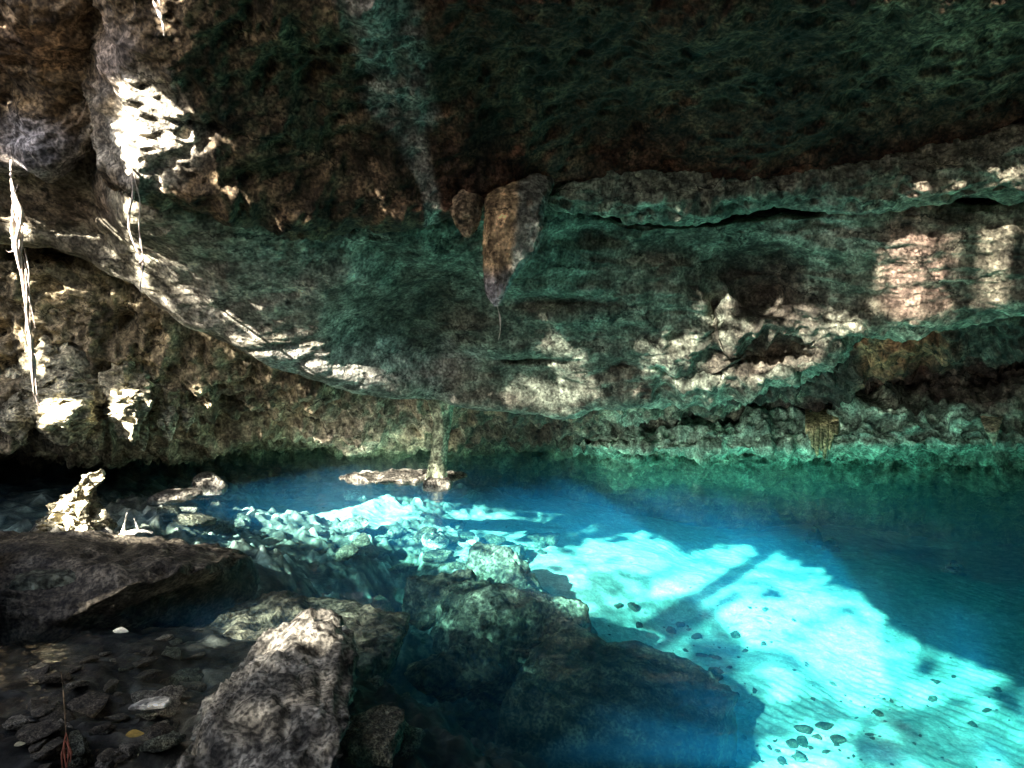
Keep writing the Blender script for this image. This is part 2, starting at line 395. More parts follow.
tag(sheet('cave_wall', prof_wall, 760, 260, tint_wall, d_wall, bulge=lambda px, py: .6 * np.exp(-np.abs((px - 525) / 85) ** 3 - np.abs((py - 434) / 20) ** 3), dens=[.4, .6, 1, 1, .8, .4, .3, .5, .6, .8, .6]),
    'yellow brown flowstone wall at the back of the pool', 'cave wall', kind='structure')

# ------------------------------------------------------------------ lake bed and bank (one height field)
ctrl = []
def cz(px, py, z): p = at_z(px, py, z); ctrl.append((p[0], p[1], z))
for a in [(540, 575, -1.35), (600, 552, -1.5), (640, 538, -1.6), (720, 560, -1.75), (800, 566, -1.85), (1024, 650, -2.05), (700, 650, -1.95), (900, 700, -2.1), (1024, 768, -2.2), (760, 768, -2.1), (660, 700, -2.0),
          (380, 720, -2.2), (400, 640, -1.9), (450, 700, -2.2), (520, 760, -2.0), (300, 500, -.5), (210, 500, -.5), (250, 480, -.7), (400, 520, -1.0), (470, 530, -1.25), (350, 560, -.9), (450, 570, -1.1), (150, 510, -.22), (100, 485, -.35),
          (40, 500, -.3), (200, 471, -1.1), (280, 469, -1.1), (100, 472, -.9), (520, 540, -1.35), (330, 478, -.6), (350, 500, -.75), (400, 480, -.75), (437, 478, -.8), (460, 484, -.95), (480, 490, -1.1), (440, 500, -1.15), (430, 540, -1.1), (520, 500, -1.3), (600, 500, -1.8),
          (280, 540, -.7), (240, 560, -.5), (250, 620, -.7), (60, 545, .0), (0, 560, .05), (60, 690, -.05), (130, 720, -.12), (160, 760, -.10), (20, 760, .05), (190, 690, -.3), (150, 660, -.15)]: cz(*a)
for x, y, z in [(-12, 0, .8), (-12, 6, .8), (-12, 12, 0), (-8, 2, .5), (-5, 2, .35), (-2, 1.5, .3), (-1, 2.6, -.7), (1, 2.6, -1.6), (0, 0, .55), (3, 0, -.6), (4, 3, -2), (9, 3, -1.5), (13, 3, 0), (13, 10, -1.5), (9, 14, -2.3), (4, 17, -2.6), (-2, 17, -2.4), (-8, 16, -2), (0, -4, .6), (-8, -4, .8), (8, -4, .8)]: ctrl.append((x, y, z))
ctrl = np.array(ctrl)
def bed_base(x, y):
    w = 0; s = 0
    for cx, cy, cz_ in ctrl:
        k = 1 / ((x - cx) ** 2 + (y - cy) ** 2 + .06) ** 1.6
        w = w + k; s = s + k * cz_
    return s / w
def bed_sand(x, y):   # 1 where the fine white sand lies
    return sstep(-.5, .6, x - (-.15 + .0 * y) + .35 * (y - 9) * 0 + 0) * sstep(-1.0, -1.35, bed_base(x, y))
bx = np.concatenate([np.linspace(-13, -6.2, 40)[:-1], np.linspace(-6.2, 8.5, 560), np.linspace(8.5, 14, 30)[1:]])
by = np.concatenate([np.linspace(-9, 2.8, 60)[:-1], np.linspace(2.8, 15, 520), np.linspace(15, 20, 30)[1:]])
X, Y = np.meshgrid(bx, by, indexing='ij')
Z = bed_base(X, Y); S = sstep(-.95, -1.35, Z) * sstep(-.9, .4, X + .25 * (Y - 9))
P2 = np.stack([X, Y, X * 0], -1)
rough = .10 * fbm(P2 * .9, 3) + .10 * ridge(P2 * 1.6 + 4, 3) * .8 + .05 * fbm(P2 * 5, 4, .6) - .06 * sstep(.5, .1, worley(P2 * 2.5))
sandy = .08 * fbm(P2 * .5, 3) + .008 * np.sin((X * .75 + Y * .66) * 48 + 9 * fbm(P2 * .7, 2)) * sstep(.05, .3, fbm(P2 * .4 + 7, 2)) + .05 * fbm(P2 * 2.2, 4)
Wc = P2 + .12 * np.stack([fbm(P2 * 3, 3), fbm(P2 * 3 + 9, 3), X * 0], -1)
ca_, ia_ = cells(Wc * np.array([2.3, 3.1, 1])); cb_, ib_ = cells(Wc * np.array([5.5, 7., 1]) + 5); cc_, ic_ = cells(Wc * np.array([12., 14., 1]) + 9)
bk_ = 1 - .7 * sstep(7.6, 6.8, Y) * sstep(-1.2, -2.0, X)
rough = rough + bk_ * (.10 * ia_ * sstep(.62, .15, ca_) + .09 * ib_ * sstep(.6, .15, cb_) + .035 * sstep(.6, .1, cc_) * ic_)
sp0 = at_z(330, 507, -.8)
SPK = sstep(1.15, .7, np.sqrt(((X - sp0[0]) / 1.5) ** 2 + ((Y - sp0[1]) / 1.35) ** 2) + .5 * fbm(P2 * np.array([.9, 2.2, 1]) + 77, 4, .6))
Z = Z * (1 - SPK) + np.minimum(Z, -.8) * SPK
rough = rough * (1 - .8 * SPK)
Zb = Z + rough * (1 - S) + sandy * S
tb = np.ones(X.shape + (3,)) * np.array([.27, .25, .20])
tb = mixc(tb, (.13, .12, .09), sstep(-.1, .3, fbm(P2 * 1.7 + 3, 4, .6))[..., None])
tb = mixc(tb, (.60, .58, .50), (sstep(.02, .3, fbm(P2 * np.array([.8, 2.6, 1]) + 13, 4, .6)) * sstep(-.1, -.3, Z) * sstep(5.5, 7.5, Y))[..., None])
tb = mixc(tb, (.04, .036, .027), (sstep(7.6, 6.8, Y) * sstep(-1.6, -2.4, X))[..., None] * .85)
tb = mixc(tb, (.06, .06, .05), (sstep(7.4, 6.6, Y) * sstep(1.2, .6, X))[..., None] * .85)  # deep gap between boulders, its shade painted on the bed
tb = tb * .72 * (.45 + .9 * ia_ * (.4 + ib_) + .4 * ic_)[..., None] * (.5 + .5 * sstep(.6, .45, cb_))[..., None]
tb = tb * (.35 + 1.25 * sstep(-.25, .3, fbm(P2 * 9 + 40, 4, .65)))[..., None]
tb = tb * (.55 + .7 * sstep(-.2, .25, fbm(P2 * 3.2 + 50, 3, .6)))[..., None]
S = S * (1 - sstep(7.4, 6.6, Y) * sstep(1.2, .6, X))
spk = (sstep(.16, .3, fbm(P2 * 5.5 + 33, 4, .6)) * sstep(-.05, .2, fbm(P2 * .7 + 43, 3)))[..., None]
tb = mixc(tb, (.62, .60, .52), (SPK * .9)[..., None])
alg = sstep(.12, .38, fbm(P2 * .75 + 23, 5, .6))[..., None]
tb = mixc(tb, mixc(np.ones(X.shape + (3,)) * np.array([.64, .62, .55]), (.36, .40, .33), np.maximum(alg * .6, spk * .9)), S[..., None])
M_BED = rock_mat('lake_bed_sand', None, dark=.8, light=1.06, fine=30, bump=.45, dist=.03, pitcol=.8, crust=.12, grain=.25)
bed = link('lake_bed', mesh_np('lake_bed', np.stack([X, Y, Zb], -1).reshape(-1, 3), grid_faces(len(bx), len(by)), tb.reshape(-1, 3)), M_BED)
tag(bed, 'white sand and rubble bed of the pool', 'lake bed', kind='structure')

# ------------------------------------------------------------------ rocks
def ico(n):
    import bmesh
    bm = bmesh.new(); bmesh.ops.create_icosphere(bm, subdivisions=n, radius=1)
    V = np.array([v.co[:] for v in bm.verts]); Fc = np.array([[v.index for v in f.verts] for f in bm.faces]); bm.free()
    return V, Fc
ICO = {n: ico(n) for n in (3, 4, 6)}
def rock_mesh(name, rad, seed, boxy=.75, n=6, rough=1., cuts=4, freq=1., hmin=.62):
    V, Fc = ICO[n]; rs = np.random.RandomState(seed)
    Q = np.sign(V) * np.abs(V) ** boxy; Q = Q / np.maximum(1e-6, np.abs(Q).max(1, keepdims=True) ** .25)
    for k in range(cuts):                                  # broken faces
        d = rs.normal(size=3); d /= np.linalg.norm(d); h = hmin + .25 * rs.rand()
        s = Q @ d; Q = Q - np.outer(np.maximum(0, s - h) * .85, d)
    rad = np.array(rad); m = rad.mean(); Wd = Q * rad
    P = Wd * freq / max(.35, m) * 1.0 + seed * 3.7
    d = .17 * fbm(P * 1.1, 3) + .12 * ridge(P * 1.9, 3) - .06
    d = d + (.05 * fbm(P * 6, 4, .65) - .05 * sstep(.45, .1, worley(P * 5)) - .03 * sstep(.45, .1, worley(P * 12))) * rough
    nrm = V / rad; nrm /= np.linalg.norm(nrm, axis=1, keepdims=True)
    Wd = Wd + nrm * (d * min(m, .9))[:, None]
    return mesh_np(name, Wd, Fc)
def boulder(name, pos, rad, rot, seed, mat, label, group=None, cat='boulder', **kw):
    o = link(name, rock_mesh(name, rad, seed, **kw), mat)
    o.location = pos; o.rotation_euler = [R(a) for a in rot]
    return tag(o, label, cat, group)
M_BR = [rock_mat('boulder_grey', (.21, .19, .15), fine=34, dist=.03, dark=.22, light=1.5, pitcol=.2, bump=.5, crust=.5),
        rock_mat('boulder_brown', (.15, .125, .085), fine=22, dist=.04),
        rock_mat('boulder_dark', (.075, .063, .045), fine=34, dist=.03, rough=.7, dark=.25, light=1.7, bump=.5, crust=.5),
        rock_mat('boulder_green', (.15, .16, .115), fine=22, dist=.04)]
# (x,y,z from pixel and height)
def P_(px, py, z): return tuple(at_z(px, py, z))
boulder('boulder', (-1.5, 4.05, -.34), (.64, 1.5, .5), (3, 0, 8), 11, M_BR[0], 'long pale pitted boulder in the foreground with a light and dark mottled top', boxy=.62, cuts=7, hmin=.6, freq=1.3, rough=.9)
boulder('boulder', (-1.75, 6.15, -.7), (.95, .85, .46), (-3, 4, -10), 12, M_BR[1], 'sunken brown flat boulder just behind the pale foreground boulder', boxy=.6)
boulder('boulder', (-4.15, 6.55, -.3), (1.6, 1.15, .62), (2, -2, 4), 13, M_BR[2], 'broad dark rock block on the left bank with a flat top', boxy=.5, cuts=3)
boulder('boulder', (-4.7, 5.2, .0), (.9, .9, .75), (0, 0, 20), 14, M_BR[2], 'dark brown rock at the left edge of the bank', boxy=.6)
boulder('boulder', (-3.72, 5.85, .12), (.28, .24, .17), (0, 0, 30), 15, M_BR[3], 'small mossy stone on the dark left bank', n=4)
boulder('boulder', (.05, 8.0, -1.5), (.95, .75, .85), (0, 10, 20), 16, M_BR[3], 'sunken brown green boulder with a pointed top at the edge of the bright sand', boxy=.7, cuts=9, hmin=.5)
boulder('boulder', (1.1, 6.9, -1.8), (1.2, 1.0, .8), (0, 14, -20), 17, M_BR[2], 'large dark sunken boulder in front of the bright sand', boxy=.65, cuts=9, hmin=.5)
boulder('boulder', (-.15, 5.7, -1.75), (.85, .8, .55), (0, 0, 30), 18, M_BR[2], 'dark sunken boulder at the bottom of the deep blue gap', boxy=.7, cuts=9, hmin=.5)
boulder('boulder', (-.55, 7.1, -1.15), (.5, .42, .33), (0, -8, 10), 19, M_BR[1], 'sunken yellow brown boulder with a pale rounded rim', boxy=.7, n=6, cuts=9, hmin=.5)
boulder('boulder', (-.1, 9.3, -1.05), (.75, .55, .45), (0, 5, -10), 20, M_BR[3], 'smooth grey green sunken boulder below the stone column', boxy=.75, cuts=9, hmin=.5)
boulder('boulder', (-.75, 8.5, -.9), (.5, .4, .38), (0, 5, 40), 21, M_BR[2], 'dark round sunken boulder beside the rubble', boxy=.75, cuts=9, hmin=.5)

# ------------------------------------------------------------------ small rocks by copying prototypes
def protos(name, n, mat, lev=3, seed0=50, flat=.7):
    return [rock_mesh(name, (1, .8 + .3 * random.random(), flat * (.8 + .4 * random.random())), seed0 + i, n=lev, cuts=11, rough=.8, hmin=.42) for i in range(n)]
def scatter(name, meshes, mats, spots, label, group, cat='rock'):
    k = 0
    for (x, y, z, s, m) in spots:
        me = meshes[k % len(meshes)]
        key = (id(me), m)
        if not hasattr(scatter, 'c'): scatter.c = {}
        if (me.name, mats[m].name) not in scatter.c:
            q = me.copy(); q.materials.clear(); q.materials.append(mats[m]); scatter.c[(me.name, mats[m].name)] = q
        o = bpy.data.objects.new(name, scatter.c[(me.name, mats[m].name)]); COL.objects.link(o)
        o.location = (x, y, z); o.scale = (s, s, s); o.rotation_euler = (random.uniform(-.3, .3), random.uniform(-.3, .3), random.uniform(0, 6.28))
        tag(o, label[m] if isinstance(label, list) else label, cat, group); k += 1
def bed_z(x, y): 
    i = np.clip(np.searchsorted(bx, x), 1, len(bx) - 1); j = np.clip(np.searchsorted(by, y), 1, len(by) - 1)
    return float(Zb[i, j])
def in_poly(px, py, poly):
    px = np.asarray(px, float); py = np.asarray(py, float); r = np.zeros(px.shape, bool)
    n = len(poly)
    for i in range(n):
        x0, y0 = poly[i]; x1, y1 = poly[(i + 1) % n]
        if y0 == y1: continue
        c = ((y0 > py) != (y1 > py)) & (px < (x1 - x0) * (py - y0) / (y1 - y0) + x0)
        r ^= c
    return r
def spots_in(poly, n, smin, smax, zg, mats, sink=.3, powr=2.):
    xs = [p[0] for p in poly]; ys = [p[1] for p in poly]; out = []
    while len(out) < n:
        px, py = random.uniform(min(xs), max(xs)), random.uniform(min(ys), max(ys))
        if not in_poly(np.array([px]), np.array([py]), poly)[0]: continue
        z = zg
        for _ in range(4): 
            p = at_z(px, py, z); z = bed_z(p[0], p[1])
        s = smin + (smax - smin) * random.random() ** powr
        if zg > -1 and SPK[np.clip(np.searchsorted(bx, p[0]), 1, len(bx) - 1), np.clip(np.searchsorted(by, p[1]), 1, len(by) - 1)] > .35 and random.random() < .85: n -= 1; continue
        out.append((p[0], p[1], z + s * (.7 - sink) * .6, s, random.choice(mats)))
    return out
MS = [M_BR[0], M_BR[1], M_BR[3], M_PALE]
proto_a = protos('sunken_rock', 9, None, 4, 50, .42)
SHALLOW = [(160, 488), (250, 476), (330, 492), (470, 515), (560, 545), (500, 580), (430, 590), (400, 560), (240, 545), (170, 530)]
scatter('sunken_rock', proto_a, MS, spots_in(SHALLOW, 210, .03, .34, -.8, [0, 0, 0, 1, 1, 2, 2, 3], powr=3.),
        ['mottled grey rock lying among the rubble on the shallow bed', 'brown rock lying among the rubble on the shallow bed', 'green grey rock lying among the rubble on the shallow bed', 'pale rock lying among the rubble on the shallow bed'], 'rubble rocks on the shallow bed')
MID = [(350, 590), (480, 575), (600, 640), (700, 700), (740, 768), (350, 768), (345, 640)]
scatter('sunken_rock', proto_a, MS, spots_in(MID, 80, .05, .32, -1.5, [0, 1, 1, 2]),
        ['mottled grey rock lodged in the dark gap between the sunken boulders', 'brown rock lodged in the dark gap between the sunken boulders', 'green grey rock lodged in the dark gap between the sunken boulders', ''], 'rocks between the sunken boulders')
SAND = [(590, 600), (700, 580), (860, 650), (1010, 700), (1010, 768), (700, 768), (740, 690), (620, 620)]
proto_b = protos('sand_stone', 8, None, 3, 80, .6)
spots_b = spots_in(SAND, 60, .010, .05, -2, [0, 0, 1], .5, 2.)
for cx_, cy_, n_, sx, sy in ((620, 606, 5, 8, 6), (700, 655, 14, 30, 14), (730, 690, 16, 22, 12), (820, 740, 26, 34, 16), (680, 625, 10, 22, 10), (775, 640, 8, 26, 10), (930, 690, 14, 40, 16), (640, 690, 8, 14, 10), (720, 752, 22, 26, 10), (870, 700, 10, 22, 10)):
    for _ in range(n_):
        px_, py_ = random.gauss(cx_, sx), random.gauss(cy_, sy); z_ = -2
        for _k in range(4):
            p_ = at_z(px_, py_, z_); z_ = bed_z(p_[0], p_[1])
        s_ = .012 + .085 * random.random() ** 2.5
        spots_b.append((p_[0], p_[1], z_ + s_ * .1, s_, random.choice([0, 0, 1])))
scatter('sand_stone', proto_b, [M_BR[2], M_BR[3]], spots_b,
        ['small dark stone lying on the turquoise sand', 'small green grey stone lying on the turquoise sand'], 'small stones on the turquoise sand', 'stone')
CL = [(600, 690), (690, 690), (720, 768), (640, 768)]
BANK = [(30, 660), (180, 640), (215, 650), (165, 768), (20, 768)]
proto_c = protos('bank_stone', 5, None, 3, 95, .4)
scatter('bank_stone', proto_c, [M_BR[2], M_BR[3], M_ROCK], spots_in(BANK, 90, .025, .13, 0, [0, 0, 1, 2], powr=2.),
        ['small dark stone among the rubble of the left bank', 'small green grey stone among the rubble of the left bank', 'small pale stone among the rubble of the left bank'], 'loose stones on the left bank', 'stone')

# pale flat stone and leaf on the bank
o = boulder('flat_stone', P_(150, 704, .06), (.115, .06, .022), (0, 0, 12), 33, M_PALE, 'thin pale pointed stone lying on the dark left bank', cat='stone', n=4, boxy=.8)
def leaf(name, pos, L_, mat, label, rz):
    n = 9; V = []; Fc = []
    for i in range(n):
        t = i / (n - 1); w = .36 * L_ * math.sin(math.pi * t ** .8) + .002
        for s in (-1, 0, 1): V.append((t * L_ - L_ / 2, s * w, .12 * w * abs(s) + .02 * L_ * math.sin(t * 5)))
    V = np.array(V); m = len(V)
    V = np.concatenate([V, V + [0, 0, -.003]])
    for i in range(n - 1):
        for s in (0, 1):
            a = i * 3 + s; Fc.append((a, a + 3, a + 4, a + 1)); Fc.append((a + m, a + 1 + m, a + 4 + m, a + 3 + m))
    o = link(name, mesh_np(name, V, Fc), mat); o.location = pos; o.rotation_euler = (.1, .1, rz)
    return tag(o, label, 'leaf')
leaf('fallen_leaf', P_(135, 734, .05), .09, plain_mat('yellow_leaf', (.40, .26, .05)), 'small yellow fallen leaf below the pale flat stone', .4)
leaf('fallen_leaf', P_(121, 631, .2), .10, plain_mat('pale_leaf', (.5, .5, .42)), 'pale fallen leaf on the slope of the dark rock block', .1)
leaf('fallen_leaf', P_(20, 744, .1), .05, plain_mat('cream_leaf', (.5, .45, .28)), 'tiny cream fallen leaf in the bottom left corner', .7)

# ------------------------------------------------------------------ column, stalactites, spurs
def lathe_rock(name, path, radii, seed, mat, nv=70, nu=36, flat=1., flute=.12, rough=.12, lean=0):
    """dripstone: a closed tube along path with fluted, noisy radius"""
    t = np.linspace(0, len(path) - 1, nv); C = catmull(np.array(path, float), t); r = np.interp(t, np.arange(len(path)), radii)
    a = np.linspace(0, 2 * math.pi, nu, endpoint=False)
    dirs = np.stack([np.cos(a), np.sin(a) * flat, a * 0], -1)
    Pn = C[:, None, :] + dirs[None] * r[:, None, None]
    q = np.stack([np.broadcast_to(np.cos(a) * 1.7, (nv, nu)), np.broadcast_to(np.sin(a) * 1.7, (nv, nu)), Pn[..., 2] * 1.2], -1) + seed
    k = 1 + flute * ridge(q, 2) * 1.5 + rough * 1.4 * fbm(Pn * 7 + seed, 4, .6) + rough * fbm(Pn * 22 + seed, 3)
    Pn = C[:, None, :] + dirs[None] * (r[:, None] * k)[..., None]
    V = Pn.reshape(-1, 3); Fc = []
    rm_ = float(np.mean(radii)); V = V + rough * 2.2 * rm_ * np.stack([fbm(V * .55 / rm_ + 3.3 * k + seed, 4, .6) for k in range(3)], -1)
    for i in range(nv - 1):
        for j in range(nu): Fc.append((i * nu + j, i * nu + (j + 1) % nu, (i + 1) * nu + (j + 1) % nu, (i + 1) * nu + j))
    V = np.concatenate([V, C[:1], C[-1:]]); n = len(V)
    for j in range(nu): Fc.append((n - 2, (j + 1) % nu, j, j)); Fc.append((n - 1, (nv - 1) * nu + j, (nv - 1) * nu + (j + 1) % nu, (nv - 1) * nu + (j + 1) % nu))
    quads = np.array([f for f in Fc if len(set(f)) == 4]); tris = [f[:3] for f in Fc if len(set(f)) == 3]
    me = bpy.data.meshes.new(name)
    me.from_pydata(V.tolist(), [], [tuple(f) for f in quads.tolist()] + [tuple(t_) for t_ in tris]); me.update()
    me.polygons.foreach_set('use_smooth', np.ones(len(me.polygons), bool))
    return link(name, me, mat)
def pts(lst): return [tuple(at(p[0], p[1], p[2])) for p in lst]
def px_r(wpx, Y): return wpx / 2 * Y / F

YC = 10.75
o = lathe_rock('stone_column', pts([(441, 384, YC), (441, 400, YC), (442, 418, YC), (441, 436, YC), (439, 452, YC), (437, 464, YC), (437, 482, YC)]),
               [px_r(w, YC) for w in (34, 24, 17, 14, 14, 15, 20)], 4, rock_mat('glow_tinted_dripstone', (.30, .33, .21), dark=.45, fine=26, dist=.03), flute=.16)  # greenish base carries the water glow on the column
tag(o, 'slender pale stone column joining the slab lip to the water', 'column')
o = lathe_rock('stalactite', pts([(521, 160, 8.75), (516, 198, 8.08), (514, 218, 7.95), (513, 236, 7.92), (508, 254, 7.9), (501, 271, 7.88), (496, 290, 7.86), (496, 306, 7.86)]),
               [px_r(w, 7.95) for w in (78, 62, 57, 57, 50, 35, 21, 4)], 9, None, nv=140, nu=96, flat=.6, flute=.05, rough=.06)
v = np.array([q.co[:] for q in o.data.vertices]); vx, vy, _ = project(v)
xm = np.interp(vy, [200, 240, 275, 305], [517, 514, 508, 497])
tc_ = mixc(np.ones((len(v), 3)) * np.array([.52, .36, .20]), (.27, .27, .22), sstep(-3, 4, vx - xm + 6 * fbm(v * 5, 3))[:, None])  # warm lit left face and greyer right face, side light painted in
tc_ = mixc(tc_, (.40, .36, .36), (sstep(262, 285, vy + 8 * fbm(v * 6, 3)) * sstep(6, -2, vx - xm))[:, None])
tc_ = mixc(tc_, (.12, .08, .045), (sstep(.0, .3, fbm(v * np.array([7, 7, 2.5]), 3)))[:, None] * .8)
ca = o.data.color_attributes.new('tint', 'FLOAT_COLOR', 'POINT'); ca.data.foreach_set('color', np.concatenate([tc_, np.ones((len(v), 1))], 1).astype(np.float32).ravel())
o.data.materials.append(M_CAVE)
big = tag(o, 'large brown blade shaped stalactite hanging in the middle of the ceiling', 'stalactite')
o = lathe_rock('stalactite', pts([(466, 192, 8.15), (466, 212, 7.95), (467, 226, 7.95), (468, 238, 7.95)]), [px_r(w, 8.3) for w in (30, 27, 18, 4)], 19, M_SPIKE, flute=.2)
tag(o, 'stubby brown stalactite just left of the large blade shaped one', 'stalactite')
root = bpy.data.objects.new('stalactite', None); COL.objects.link(root); root.location = tuple(at(822, 424, 11.1))
tag(root, 'cluster of yellow green dripstone fingers over the teal shelf', 'stalactite')
def child(o, parent):
    o.parent = parent; o.matrix_parent_inverse = Matrix.Translation(-Vector(parent.location)); return o
M_YG = rock_mat('yellow_dripstone', (.27, .25, .13), dark=.5, fine=26, dist=.03)
for dx, tip, w in ((-11, 448, 6), (-6, 456, 6), (-1, 451, 5), (3, 459, 6), (9, 450, 6), (13, 440, 5), (-14, 437, 4)):
    child(lathe_rock('drip_finger', pts([(822 + dx * .9, 405, 11.7), (822 + dx, 420, 11.1), (822 + dx, 434, 10.95), (822 + dx * .9, tip - 7, 10.92), (822 + dx * .8, tip, 10.92)]), [px_r(v, 11.) for v in (w * 1.8, w * 1.3, w * 1.0, w * .6, 1.2)], 30 + dx, M_YG, nv=50, nu=20, rough=.10), root)
o = lathe_rock('stalactite', pts([(991, 414, 10.5), (992, 428, 9.9), (993, 437, 9.85), (994, 446, 9.85)]), [px_r(w, 10) for w in (22, 12, 6, 1)], 77, M_DRIP, nv=30, nu=18)
tag(o, 'thin short stalactite over the dark water near the right edge', 'stalactite')
# left row of hanging dripstone over the dark gap
for i, (x0, y0, x1, y1, w, Yd, lab) in enumerate([
        (62, 398, 68, 446, 46, 9.3, 'broad sunlit dripstone boss at the left end of the back wall'),
        (92, 425, 96, 452, 14, 9.6, 'small pointed dripstone right of the sunlit boss'),
        (124, 392, 133, 440, 34, 9.7, 'sunlit dripstone lobe right of the small pointed one'),
        (141, 420, 143, 451, 11, 9.9, 'thin sunlit dripstone point over the dark gap'),
        (40, 400, 42, 430, 24, 9.4, 'dark dripstone lobe left of the sunlit boss'),
        (54, 424, 55, 444, 9, 9.35, 'thin dripstone point at the left edge of the sunlit boss'), (79, 424, 81, 450, 10, 9.4, 'thin dripstone point at the right edge of the sunlit boss'),
        (120, 418, 121, 438, 8, 9.65, 'thin dripstone point under the left side of the sunlit lobe'), (165, 410, 168, 440, 20, 10.1, 'stubby dripstone right of the thin sunlit point'), (186, 408, 187, 432, 12, 10.4, 'slim dripstone point right of the stubby one'),
        (18, 404, 20, 446, 26, 9.3, 'dark dripstone at the far left end of the back wall')]):
    o = lathe_rock('stalactite', pts([(x0 - 4, y0 - 60, Yd + .75), (x0, y0 - 15, Yd + .3), ((x0 * 2 + x1) / 3, y0 + (y1 - y0) * .35, Yd), ((x0 + x1 * 2) / 3, y0 + (y1 - y0) * .7, Yd), (x1, y1, Yd)]), [px_r(v, Yd) for v in (w * 1.2, w * 1.15, w * .95, w * .55, 2)], 41 + i * 3, M_DRIP, flute=.35, rough=.4)
    tag(o, lab, 'stalactite')
# islet rocks and jagged spur
sp = lathe_rock('rock_spur', pts([(66, 542, 7.9), (67, 528, 7.95), (71, 513, 8.0), (75, 500, 8.0), (83, 490, 8.0), (90, 482, 8.0), (99, 475, 8.0)]),
                [px_r(w, 8.) for w in (52, 46, 36, 24, 18, 9, 3)], 23, M_DRIP, nv=120, nu=64, flat=.8, flute=.4, rough=.35)
v = np.array([q.co[:] for q in sp.data.vertices]); v = v + .13 * np.stack([fbm(v * 4 + 3 * k, 4, .6) for k in range(3)], -1) + .05 * np.stack([ridge(v * 9 + 5 * k, 2) for k in range(3)], -1)
sp.data.vertices.foreach_set('co', v.astype(np.float32).ravel()); sp.data.update()
tag(sp, 'jagged sunlit rock spur standing out of the shallow water', 'rock')
boulder('islet_rock', P_(210, 484, .0), (.24, .2, .16), (0, 0, 10), 61, M_BR[0], 'grey rock breaking the water right of the jagged spur', cat='rock', n=4)
boulder('islet_rock', P_(400, 479, -.02), (1.0, .34, .09), (0, 0, 4), 62, M_BR[0], 'low flat pale brown rock shelf beside the foot of the stone column', cat='rock', boxy=.7, cuts=9, hmin=.5)
boulder('islet_rock', P_(437, 484, .0), (.22, .2, .1), (0, 0, 4), 63, M_BR[0], 'small stone heap at the foot of the stone column', cat='rock', n=4)
boulder('islet_rock', P_(175, 497, -.03), (.35, .25, .08), (0, 0, 20), 64, M_BR[0], 'flat grey rock awash in the shallow water', cat='rock', n=4)
for i, (px, py, z0, h, w, lab) in enumerate([(815, 512, -1.2, .34, 15, 'dark pointed stalagmite standing on the shaded bed below the yellow dripstone'), (832, 516, -1.2, .2, 13, 'shorter stalagmite right beside the dark pointed one'), (955, 530, -1.3, .24, 12, 'thin stalagmite on the shaded bed near the right edge')]):
    p = at_z(px, py, z0); zb = bed_z(p[0], p[1])
    o = lathe_rock('stalagmite', [(p[0], p[1], zb - .1), (p[0], p[1], zb + h * .3), (p[0] + .03, p[1], zb + h * .7), (p[0], p[1], zb + h)], [.17, .10, .06, .02], 90 + i, M_BR[2], nv=50, nu=28, flute=.35, rough=.4)
    tag(o, lab, 'stalagmite')

# ------------------------------------------------------------------ roots and twigs
def tube(name, P, rad, mat, parent=None, n=9):
    P = np.array(P, float); t = np.linspace(0, len(P) - 1, (len(P) - 1) * 7 + 1); C = catmull(P, t); r = np.interp(t, np.arange(len(P)), rad)
    T = np.gradient(C, axis=0); T /= np.linalg.norm(T, axis=1, keepdims=True) + 1e-9
    u = np.cross(T, [0, 1, .13]); u /= np.linalg.norm(u, axis=1, keepdims=True) + 1e-9; v = np.cross(T, u)
    a = np.linspace(0, 2 * math.pi, n, endpoint=False)
    r = r * (.8 + .75 * perlin(C * 17))
    Q = C[:, None] + r[:, None, None] * (np.cos(a)[None, :, None] * u[:, None] + np.sin(a)[None, :, None] * v[:, None])
    i = np.arange(len(C) * n).reshape(len(C), n); j = np.roll(i, -1, 1)
    Fc = np.stack([i[:-1], j[:-1], j[1:], i[1:]], -1).reshape(-1, 4)
    o = link(name, mesh_np(name, Q.reshape(-1, 3), Fc), mat)
    if parent: child(o, parent)
    return o
def root_thing(name, base, label, cat='root'):
    e = bpy.data.objects.new(name, None); COL.objects.link(e); e.location = tuple(base); return tag(e, label, cat)
YR = 6.6
rt = root_thing('hanging_root', at(11, 165, 7.5), 'long pale hanging root with bunched strands at the left edge')
tube('strand', pts([(11, 160, 7.6), (11, 178, 7.0), (15, 200, YR), (19, 228, YR), (20, 258, YR), (24, 290, YR), (28, 325, YR), (33, 355, YR), (36, 385, YR), (39, 408, YR)]), [.012, .012, .024, .022, .018, .013, .018, .018, .010, .004], M_ROOT, rt)
tube('strand', pts([(13, 190, YR), (21, 215, YR - .03), (16, 245, YR - .04), (21, 275, YR)]), [.01, .022, .02, .008], M_ROOT, rt)
tube('strand', pts([(14, 195, YR + .03), (12, 225, YR), (15, 250, YR), (24, 285, YR + .03), (26, 320, YR)]), [.01, .018, .02, .014, .006], M_ROOT, rt)
tube('strand', pts([(26, 315, YR), (30, 340, YR - .03), (32, 370, YR - .02), (34, 402, YR)]), [.008, .02, .012, .003], M_ROOT, rt)
for k in range(9):
    y0_, y1_ = random.uniform(180, 300), 0
    y1_ = y0_ + random.uniform(50, 110); xa = np.interp(y0_, [180, 400], [13, 36]); xb = np.interp(y1_, [180, 400], [13, 36])
    tube('fine_strand', pts([(xa + random.uniform(-4, 4), y0_, YR + .02), ((xa + xb) / 2 + random.uniform(-7, 7), (y0_ + y1_) / 2, YR + random.uniform(-.05, .05)), (xb + random.uniform(-7, 7), y1_, YR)]), [.004, .007, .003], M_ROOT, rt, 6)
